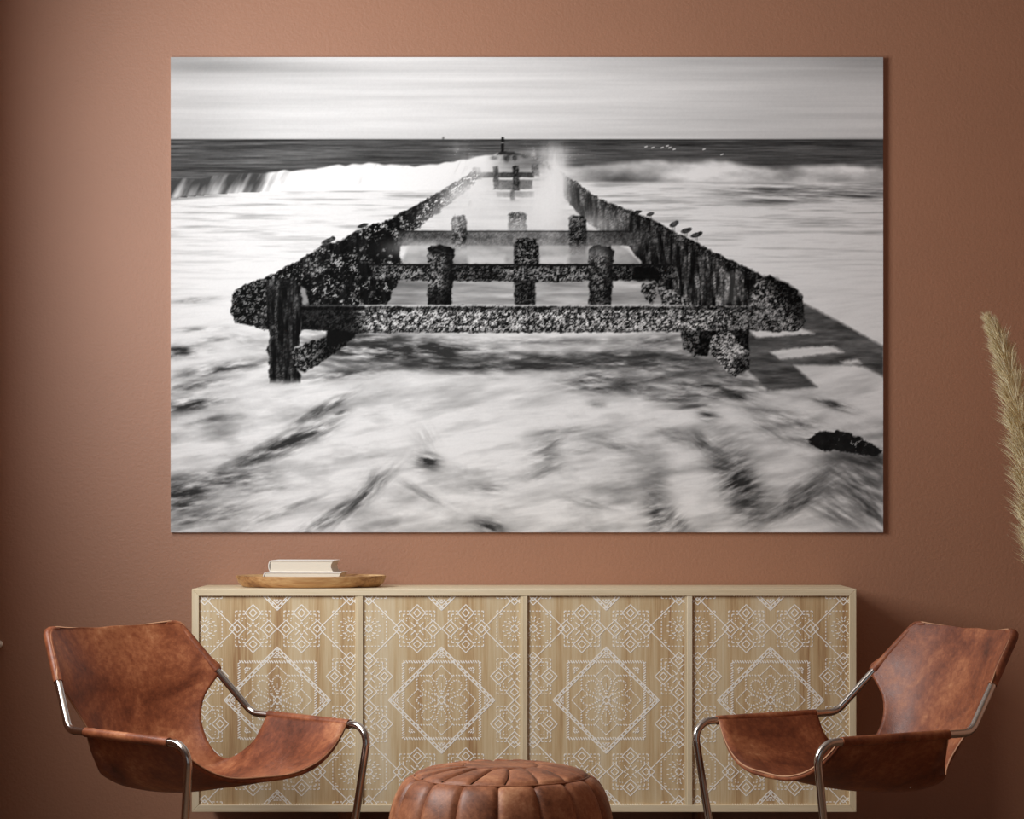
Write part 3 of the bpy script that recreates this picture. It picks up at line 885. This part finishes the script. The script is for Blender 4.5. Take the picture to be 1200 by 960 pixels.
    for x0_, y0_, x1_, y1_, wd in segs:
        c = clip(x0_, y0_, x1_, y1_)
        if not c: continue
        a0, b0, a1, b1 = c
        L = math.hypot(a1 - a0, b1 - b0)
        if L < .25: continue
        nx, ny = -(b1 - b0) / L * wd / 2, (a1 - a0) / L * wd / 2
        i = len(V)
        quad = [(a0 + nx, b0 + ny), (a1 + nx, b1 + ny), (a1 - nx, b1 - ny), (a0 - nx, b0 - ny)]
        for yy in (-0.0005, 0.0002):
            for u, v in quad:
                V.append((u / S, yy, -v / S))
        Fc += [(i, i + 1, i + 2, i + 3), (i, i + 4, i + 5, i + 1), (i + 1, i + 5, i + 6, i + 2), (i + 2, i + 6, i + 7, i + 3), (i + 3, i + 7, i + 4, i)]
    pme = bpy.data.meshes.new('inlay_pattern')
    pme.from_pydata(V, [], Fc)
    pb = bmesh.new(); pb.from_mesh(pme)
    bmesh.ops.recalc_face_normals(pb, faces=pb.faces[:]); pb.to_mesh(pme); pb.free()
    for i in range(4):
        a, c = edges[2 * i], edges[2 * i + 1]
        dm = (a + c) / 2
        d = obj('door', box(r(X(a)) + .0005, r(X(c)) - .0003, 0.009, 0.03, zb + t, zt - t), M['door'], root)
        pt = obj('inlay_pattern', pme, M['inlay'], d)
        pt.location = (r(X(dm)), 0.0088, Z(821))
        pt['kind'] = 'stuff'
        pt['label'] = 'white dashed star and medallion pattern'
    # legs
    for lx in (X(403), X(829)):
        for ly in (0.06, SB_D - .08):
            b = bmesh.new()
            tube([(r(lx), ly, zb + .004), (r(lx) + (.012 if lx < cx else -.012), ly, 0)], [.027, .017], 18, bm=b)
            smooth(obj('leg', b, M['leg'], root), 40)
    return zt
SB_TOP = sideboard()

# ------------------------------------------------------------------ tray and books
def tray():
    S = F_PX / 7.84
    cx = (364.6 - 600) / S
    root_z = SB_TOP
    prof = [(0, .004), (.80, .004), (.875, .007), (.93, .020), (.965, .034), (.985, .0375), (1.0, .0365), (1.0, .033), (.97, .014), (.915, .002), (.89, 0), (0, 0)]
    ax, ay = .2455, .162
    b = bmesh.new()
    n = 72
    rings = []
    for f, z in prof:
        if f == 0:
            rings.append([b.verts.new((0, 0, z))])
        else:
            ring = []
            for k in range(n):
                a = 2 * math.pi * k / n
                inset = (1 - f) * ax
                ring.append(b.verts.new(((ax - inset) * math.cos(a), (ay - inset) * math.sin(a), z)))
            rings.append(ring)
    for i in range(len(rings) - 1):
        A, B = rings[i], rings[i + 1]
        for k in range(n):
            k2 = (k + 1) % n
            if len(A) == 1: b.faces.new((A[0], B[k], B[k2]))
            elif len(B) == 1: b.faces.new((A[k], B[0], A[k2]))
            else: b.faces.new((A[k], B[k], B[k2], A[k2]))
    bmesh.ops.recalc_face_normals(b, faces=b.faces[:])
    o = obj('wooden_tray', b, M['tray'])
    smooth(o, 50)
    o.location = (cx, 7.84, root_z)
    tag(o, 'shallow oval wooden tray holding two white books on the sideboard', 'tray')
    return cx
TRAY_X = tray()

def book(wd, dp, th, loc, rz, label):
    """spine towards -x, tail edge towards the camera"""
    root = empty('book', loc, rz)
    tag(root, label, 'book', 'books on the wooden tray')
    bt = .0024
    # cover: two boards joined by a rounded spine, one continuous strip
    outer, inner = [], []
    hw_ = wd / 2
    outer.append((hw_, 0)); 
    n = 10
    for k in range(n + 1):
        a = -math.pi / 2 - math.pi * k / n
        outer.append((-hw_ + .006 + .010 * math.cos(a), th / 2 + th / 2 * math.sin(a)))
    outer.append((hw_, th))
    inner.append((hw_, bt))
    for k in range(n + 1):
        a = -math.pi / 2 - math.pi * k / n
        inner.append((-hw_ + .0065 + .0078 * math.cos(a), th / 2 + (th / 2 - bt) * math.sin(a)))
    inner.append((hw_, th - bt))
    b = bmesh.new()
    m = len(outer)
    fo = [b.verts.new((x, -dp / 2, z)) for x, z in outer]; bo = [b.verts.new((x, dp / 2, z)) for x, z in outer]
    fi = [b.verts.new((x, -dp / 2, z)) for x, z in inner]; bi = [b.verts.new((x, dp / 2, z)) for x, z in inner]
    for i in range(m - 1):
        b.faces.new((fo[i], fo[i + 1], bo[i + 1], bo[i]))
        b.faces.new((fi[i + 1], fi[i], bi[i], bi[i + 1]))
        b.faces.new((fo[i + 1], fo[i], fi[i], fi[i + 1]))
        b.faces.new((bo[i], bo[i + 1], bi[i + 1], bi[i]))
    for i in (0, m - 1):
        b.faces.new((fo[i], bo[i], bi[i], fi[i]))
    bmesh.ops.recalc_face_normals(b, faces=b.faces[:])
    smooth(obj('cover', b, M['book'], root), 45)
    # pages: concave fore-edge
    P = [(-hw_ + .002, bt - .0002)]
    P.append((hw_ - .003, bt - .0002))
    for k in range(1, 8):
        a = k / 8
        P.append((hw_ - .003 - .007 * math.sin(math.pi * a), bt + (th - 2 * bt) * a))
    P.append((hw_ - .003, th - bt + .0002)); P.append((-hw_ + .002, th - bt + .0002))
    pb = prism(P, -dp / 2 + .0025, dp / 2 - .003)
    obj('page_block', pb, M['page'], root)
    return root
def books():
    z = SB_TOP + .004
    Y = 7.80
    S = F_PX / Y
    b1h, b2h = .046, .0385
    book(.255, .13, b1h, ((358 - 600) / S, Y + .02, z), math.radians(-5), 'wide white book lying flat on the wooden tray under another')
    book(.212, .125, b2h, ((357 - 600) / S, Y + .02, z + b1h), math.radians(-6), 'smaller thick white book lying on top of the wider book')
books()

# ------------------------------------------------------------------ leather sling chairs
def chair(loc, rz, label):
    root = empty('sling_armchair', loc, rz)
    tag(root, label, 'armchair', 'leather sling armchairs in front of the sideboard')
    Bp, Fp, Tp, Lp = np.array((.35, 0, .508)), np.array((.344, .492, .498)), np.array((.25, -.221, .773)), np.array((.315, .421, .0115))
    R = .0112
    tip = Bp + (Tp - Bp) * .965
    for s in (1, -1):
        f = lambda p: (s * p[0], p[1], p[2])
        path = fillet([f(tip), f(Bp), f(Fp), f(Lp), f((.30, -.22, .0115)), (0, -.22, .0115)], [0, .058, .052, .05, .06, 0], 10)
        smooth(obj('tube_frame', tube(path, R, 18), M['steel'], root), 60)
    # leather sheet: rows of (edge point, centre point)
    up = lambda k: Bp + (Tp - Bp) * k
    OF = np.array((.004, .0092, .0078))
    rows = [((.3415, .411, .5105), (0, .440, .380)),
            ((.3425, .330, .5120), (0, .345, .354)),
            ((.3435, .240, .5135), (0, .250, .334)),
            ((.3445, .150, .5150), (0, .160, .322)),
            ((.3450, .078, .5150), (0, .085, .317)),
            ((.335, .068, .472), (0, .050, .317)),
            ((.302, .052, .427), (0, .022, .320)),
            ((.268, .030, .394), (0, -.005, .326)),
            ((.243, .009, .381), (0, -.030, .336)),
            ((.220, -.008, .391), (0, -.056, .352)),
            ((.207, -.030, .420), (0, -.084, .380)),
            ((.208, -.058, .460), (0, -.112, .425)),
            ((.220, -.084, .505), (0, -.138, .480)),
            ((.252, -.101, .565), (0, -.166, .548)),
            (tuple(up(.468) + np.array((.008, .0085, .007))), (0, -.186, .612)),
            (tuple(up(.60) + OF), (0, -.204, .657)),
            (tuple(up(.76) + OF), (0, -.224, .703)),
            (tuple(up(.875) + OF), (0, -.238, .737)),
            (tuple(up(.955) + OF + np.array((-.005, 0, 0))), (0, -.246, .758)),
            (tuple(up(1.0) + OF + np.array((-.020, -.004, .000))), (0, -.250, .769)),
            (tuple(up(1.0) + OF + np.array((-.040, -.007, .002))), (0, -.252, .773))]
    arr = catmull([np.array(list(a) + list(c)) for a, c in rows], 3)
    nu = 28
    V, Fc = [], []
    for i, q in enumerate(arr):
        e, c = q[:3], q[3:]
        t = min(1, max(0, (c[2] - .40) / .2)) if c[1] < 0 else 0.0
        k = 3.0 * (1 - t) + 2.2 * t
        for j in range(2 * nu + 1):
            u = j / nu - 1
            w_ = abs(u) ** k
            # slight creases in the hide
            wob = .0016 * math.sin(9 * u + 1.3 * i * .2) * (1 - abs(u))
            V.append((e[0] * u, c[1] + (e[1] - c[1]) * w_, c[2] + (e[2] - c[2]) * w_ + wob))
    m = 2 * nu + 1
    for i in range(len(arr) - 1):
        for j in range(m - 1):
            Fc.append((i * m + j, i * m + j + 1, (i + 1) * m + j + 1, (i + 1) * m + j))
    me = bpy.data.meshes.new('leather_sling')
    me.from_pydata(V, [], Fc)
    o = obj('leather_sling', me, [M['leather'], M['leather_edge']], root)
    md = o.modifiers.new('thickness', 'SOLIDIFY')
    md.thickness = .0042; md.offset = 0; md.material_offset_rim = 1
    smooth(o)
    # sleeves around the tubes
    for s in (1, -1):
        f = lambda p: Vector((s * p[0], p[1], p[2]))
        a0, a1 = np.array((.350, .073, .5065)), np.array((.3452, .413, .4998))
        p = [f(a0 + (a1 - a0) * t) for t in np.linspace(0, 1, 12)]
        smooth(obj('arm_sleeve', tube(p, .0136, 16), M['leather'], root), 50)
        b0, b1 = up(.474), up(.955)
        p = [f(b0 + (b1 - b0) * t) for t in np.linspace(0, 1, 10)]
        p.append(f(up(.985) + np.array((-.004, 0, 0)))); p.append(f(up(1.0) + np.array((-.012, 0, .0))))
        p.append(f(up(1.0) + np.array((-.026, -.001, .003)))); p.append(f(up(1.0) + np.array((-.045, -.002, .004))))
        rr = [.0136] * 10 + [.0130, .0115, .009, .004]
        smooth(obj('back_sleeve', tube(p, rr, 16), M['leather'], root), 60)
    # turned front hem
    q = arr[0]
    e, c = q[:3], q[3:]
    hp = []
    for j in range(-26, 27):
        u = j / 26 * .985
        w_ = abs(u) ** 3.0
        hp.append((e[0] * u, c[1] + (e[1] - c[1]) * w_ - .006, c[2] + (e[2] - c[2]) * w_ - .0075))
    rr = [.0035 + .0035 * (1 - abs(j / 26) ** 4) for j in range(-26, 27)]
    smooth(obj('front_hem', tube(hp, rr, 10), M['leather'], root), 60)
    return root
# local +y is the sitting direction: yaw of the direction minus 90 degrees
chair((-1.009, 6.93, 0), -0.706 - math.pi / 2, 'brown leather sling armchair turned toward the pouf, standing by the tray end')
chair((1.122, 6.904, 0), -2.721 - math.pi / 2, 'brown leather sling armchair with sheen on its back, standing beside the pampas plume')

# ------------------------------------------------------------------ leather pouf
def pouf():
    root = empty('leather_pouf', ((587 - 600) / (F_PX / 6.5), 6.5, 0))
    tag(root, 'round brown leather pouf with stitched panels between the two armchairs', 'pouf')
    side = catmull([(.236, .400), (.262, .381), (.284, .343), (.299, .288), (.304, .21), (.294, .11), (.255, .012)], 6)
    topp = catmull([(.100, .4265), (.150, .4215), (.200, .4120), (.238, .4005)], 5)
    n = 16
    core = bmesh.new()
    cp = [(0, .405)] + [(r_ - .010, z - .012) for r_, z in topp] + [(r_ - .012, z - .006) for r_, z in side[2:]] + [(.24, 0.0), (0, 0.0)]
    rings = []
    for r_, z in cp:
        rings.append([core.verts.new((0, 0, z))] if r_ <= 0 else [core.verts.new((r_ * math.cos(2 * math.pi * k / 64), r_ * math.sin(2 * math.pi * k / 64), z)) for k in range(64)])
    for A, B in zip(rings[:-1], rings[1:]):
        for k in range(64):
            k2 = (k + 1) % 64
            if len(A) == 1: core.faces.new((A[0], B[k], B[k2]))
            elif len(B) == 1: core.faces.new((A[k], B[0], A[k2]))
            else: core.faces.new((A[k], B[k], B[k2], A[k2]))
    bmesh.ops.recalc_face_normals(core, faces=core.faces[:])
    smooth(obj('core', core, M['pouf'], root), 60)
    def panel(prof, a0, a1, amp, twist=0.0, nu=12, name='side_panel', lift=0.0):
        b = bmesh.new()
        g_ = []
        nv = len(prof)
        for i, (r_, z) in enumerate(prof):
            v = i / (nv - 1)
            p0 = prof[max(0, i - 1)]; p1 = prof[min(nv - 1, i + 1)]
            tr, tz = p1[0] - p0[0], p1[1] - p0[1]
            L = math.hypot(tr, tz); nr, nz = -tz / L * -1, tr / L * -1
            nr, nz = -tz / L, tr / L
            if nz < 0 and nr < 0: nr, nz = -nr, -nz
            if z > .39 and nz < 0: nr, nz = -nr, -nz
            if z <= .39 and nr < 0: nr, nz = -nr, -nz
            row = []
            for j in range(nu + 1):
                u = j / nu
                a = a0 + (a1 - a0) * u + twist * (v - .5)
                hgt = amp * (1 - abs(2 * u - 1) ** 4) ** .5 * (1 - abs(2 * v - 1) ** 7) ** .5 - .0035 + lift * u
                row.append(b.verts.new(((r_ + nr * hgt) * math.cos(a), (r_ + nr * hgt) * math.sin(a), z + nz * hgt)))
            g_.append(row)
        for i in range(nv - 1):
            for j in range(nu):
                b.faces.new((g_[i][j], g_[i][j + 1], g_[i + 1][j + 1], g_[i + 1][j]))
        bmesh.ops.recalc_face_normals(b, faces=b.faces[:])
        return b
    st = 2 * math.pi / n
    off = -math.pi / 2 - math.radians(1.3)
    me = None
    for k in range(n):
        o = obj('side_panel', panel(side, off + k * st, off + (k + 1) * st, .0095), M['pouf'], root) if True else None
        smooth(o)
    for k in range(n):
        o = obj('top_panel', panel(topp, off + (k + .35) * st, off + (k + 1.35) * st, .0080, twist=-.16, lift=.004), M['pouf'], root)
        smooth(o)
    # centre disc
    b = bmesh.new()
    prof = [(0, .4285), (.05, .4305), (.085, .4315), (.098, .4290), (.104, .4235)]
    rings = []
    for r_, z in prof:
        rings.append([b.verts.new((0, 0, z))] if r_ == 0 else [b.verts.new((r_ * math.cos(2 * math.pi * k / 48), r_ * math.sin(2 * math.pi * k / 48), z + .0015 * math.sin(3 * 2 * math.pi * k / 48))) for k in range(48)])
    for A, B in zip(rings[:-1], rings[1:]):
        for k in range(48):
            k2 = (k + 1) % 48
            if len(A) == 1: b.faces.new((A[0], B[k], B[k2]))
            else: b.faces.new((A[k], B[k], B[k2], A[k2]))
    bmesh.ops.recalc_face_normals(b, faces=b.faces[:])
    smooth(obj('centre_disc', b, M['pouf'], root))
    # seam piping
    ring = lambda r_, z: [(r_ * math.cos(2 * math.pi * k / 96), r_ * math.sin(2 * math.pi * k / 96), z) for k in range(97)]
    smooth(obj('seam_ring', tube(ring(.2375, .3985), .0035, 8, False), M['pouf'], root))
pouf()

# ------------------------------------------------------------------ pampas grass in a floor vase (vase outside the frame)
def pampas():
    VX, VY = 1.83, 7.42
    prof = [(0.10, 0), (.135, .05), (.15, .18), (.13, .36), (.075, .50), (.058, .56), (.066, .60), (.058, .60), (.048, .56), (.06, .50), (.11, .36), (.12, .1), (.0, .06)]
    b = bmesh.new()
    n = 48
    rings = []
    for r_, z in prof:
        rings.append([b.verts.new((0, 0, z))] if r_ == 0 else [b.verts.new((r_ * math.cos(2 * math.pi * k / n), r_ * math.sin(2 * math.pi * k / n), z)) for k in range(n)])
    b.faces.new(rings[0][::-1])
    for A, B in zip(rings[:-1], rings[1:]):
        for k in range(n):
            k2 = (k + 1) % n
            if len(B) == 1: b.faces.new((A[k], B[0], A[k2]))
            else: b.faces.new((A[k], B[k], B[k2], A[k2]))
    bmesh.ops.recalc_face_normals(b, faces=b.faces[:])
    v = smooth(obj('floor_vase', b, M['vase']), 50)
    v.location = (VX, VY, 0)
    tag(v, 'tall brown ceramic floor vase holding the pampas plume by the wall', 'vase')
    # plume axis
    Yd = 7.42
    axis = [Vector((VX - .02, VY, .062)), Vector((VX - .045, VY, .60))] + [px(x, y, Yd) for x, y in ((1224, 690), (1217, 625), (1208, 560), (1197, 500), (1185, 445), (1173, 405), (1162, 378))]
    root = empty('pampas_grass', axis[0])
    tag(root, 'dry cream pampas grass plume leaning out from the floor vase', 'dried grass')
    o0 = axis[0]
    path = [Vector(p) for p in catmull([np.array(p - o0) for p in axis], 10)]
    smooth(obj('stem', tube(path[:-6], [.0045 - .0035 * i / len(path) for i in range(len(path) - 6)], 8), M['stem'], root))
    m, nt, bs = new_mat('pampas_fibre')
    at = N(nt, 'ShaderNodeAttribute', attribute_name='tint')
    r = ramp(nt, at.outputs['Fac'], [(0.0, srgb(214, 192, 142)), (0.5, srgb(236, 220, 178)), (1.0, srgb(250, 242, 212))])
    nt.links.new(r.outputs[0], bs.inputs['Base Color'])
    bs.inputs['Roughness'].default_value = 0.7
    bs.inputs['Subsurface Weight'].default_value = 0.0
    rnd = random.Random(5)
    i0 = 22
    L = len(path)
    V, Fc, tint = [], [], []
    nst = 7000
    for s in range(nst):
        t = rnd.random() ** .9
        fi = i0 + t * (L - 1 - i0 - .01)
        i = int(fi)
        P = path[i].lerp(path[min(i + 1, L - 1)], fi - i)
        T = (path[min(i + 1, L - 1)] - path[max(i - 1, 0)]).normalized()
        a = rnd.random() * 2 * math.pi
        u = T.cross(Vector((0, 1, 0))).normalized(); w_ = T.cross(u)
        # the plume is a bundle of side branches: clumps that lean out at a few angles
        cl = math.floor(fi * 1.3)
        a = a * .65 + (cl * 2.4) * .35
        out = u * math.cos(a) + w_ * math.sin(a)
        wid = .064 * (1 - t) ** .55 * min(1, .35 + t * 6) * (.55 + .45 * rnd.random()) + .003
        ln = (.050 + .05 * rnd.random()) * (1 - .45 * t)
        # root point lies a little off the axis
        base = P + out * wid * rnd.random() ** .6 * .9
        d = (T * (1.0 + .3 * rnd.random()) + out * (.26 + .30 * rnd.random()) * (1 - .75 * t ** 3)).normalized()
        bend = (out * .35 * (1 - .8 * t ** 3) + Vector((rnd.uniform(-.3, .3), rnd.uniform(-.3, .3), -.30))) * ln * .55
        wdt = .00065 + .0006 * rnd.random()
        side = d.cross(Vector((rnd.uniform(-1, 1), 1.4, rnd.uniform(-1, 1)))).normalized()
        k = len(V)
        tv = rnd.random()
        for q_ in range(4):
            g_ = q_ / 3
            c = base + d * ln * g_ + bend * g_ * g_
            hw_ = wdt * (1 - g_ * .85)
            V.append(c - side * hw_); V.append(c + side * hw_)
            tint += [tv, tv]
        for q_ in range(3):
            Fc.append((k + 2 * q_, k + 2 * q_ + 1, k + 2 * q_ + 3, k + 2 * q_ + 2))
    me = bpy.data.meshes.new('plume')
    me.from_pydata([tuple(v_) for v_ in V], [], Fc)
    at_ = me.attributes.new('tint', 'FLOAT', 'POINT')
    at_.data.foreach_set('value', np.array(tint, np.float32))
    o = obj('plume', me, m, root)
    o['kind'] = 'stuff'
pampas()

# ------------------------------------------------------------------ wall peg just inside the left edge of the picture
def peg():
    p = px(-1.5, 755, WALL_Y - .04)
    root = empty('wall_peg', (p.x, WALL_Y, p.z))
    tag(root, 'small pale rounded wall peg beside the corner of the brown wall', 'wall peg')
    smooth(obj('shaft', tube([(0, 0.001, 0), (0, -.03, 0)], .006, 14), M['book'], root), 50)
    prof = [(0, .006), (-.006, .010), (-.012, .0125), (-.018, .0115), (-.023, .0075), (-.025, .002)]
    smooth(obj('knob', tube([(0, -.022 + y, 0) for y, r_ in prof], [r_ for y, r_ in prof], 20), M['book'], root), 60)
peg()
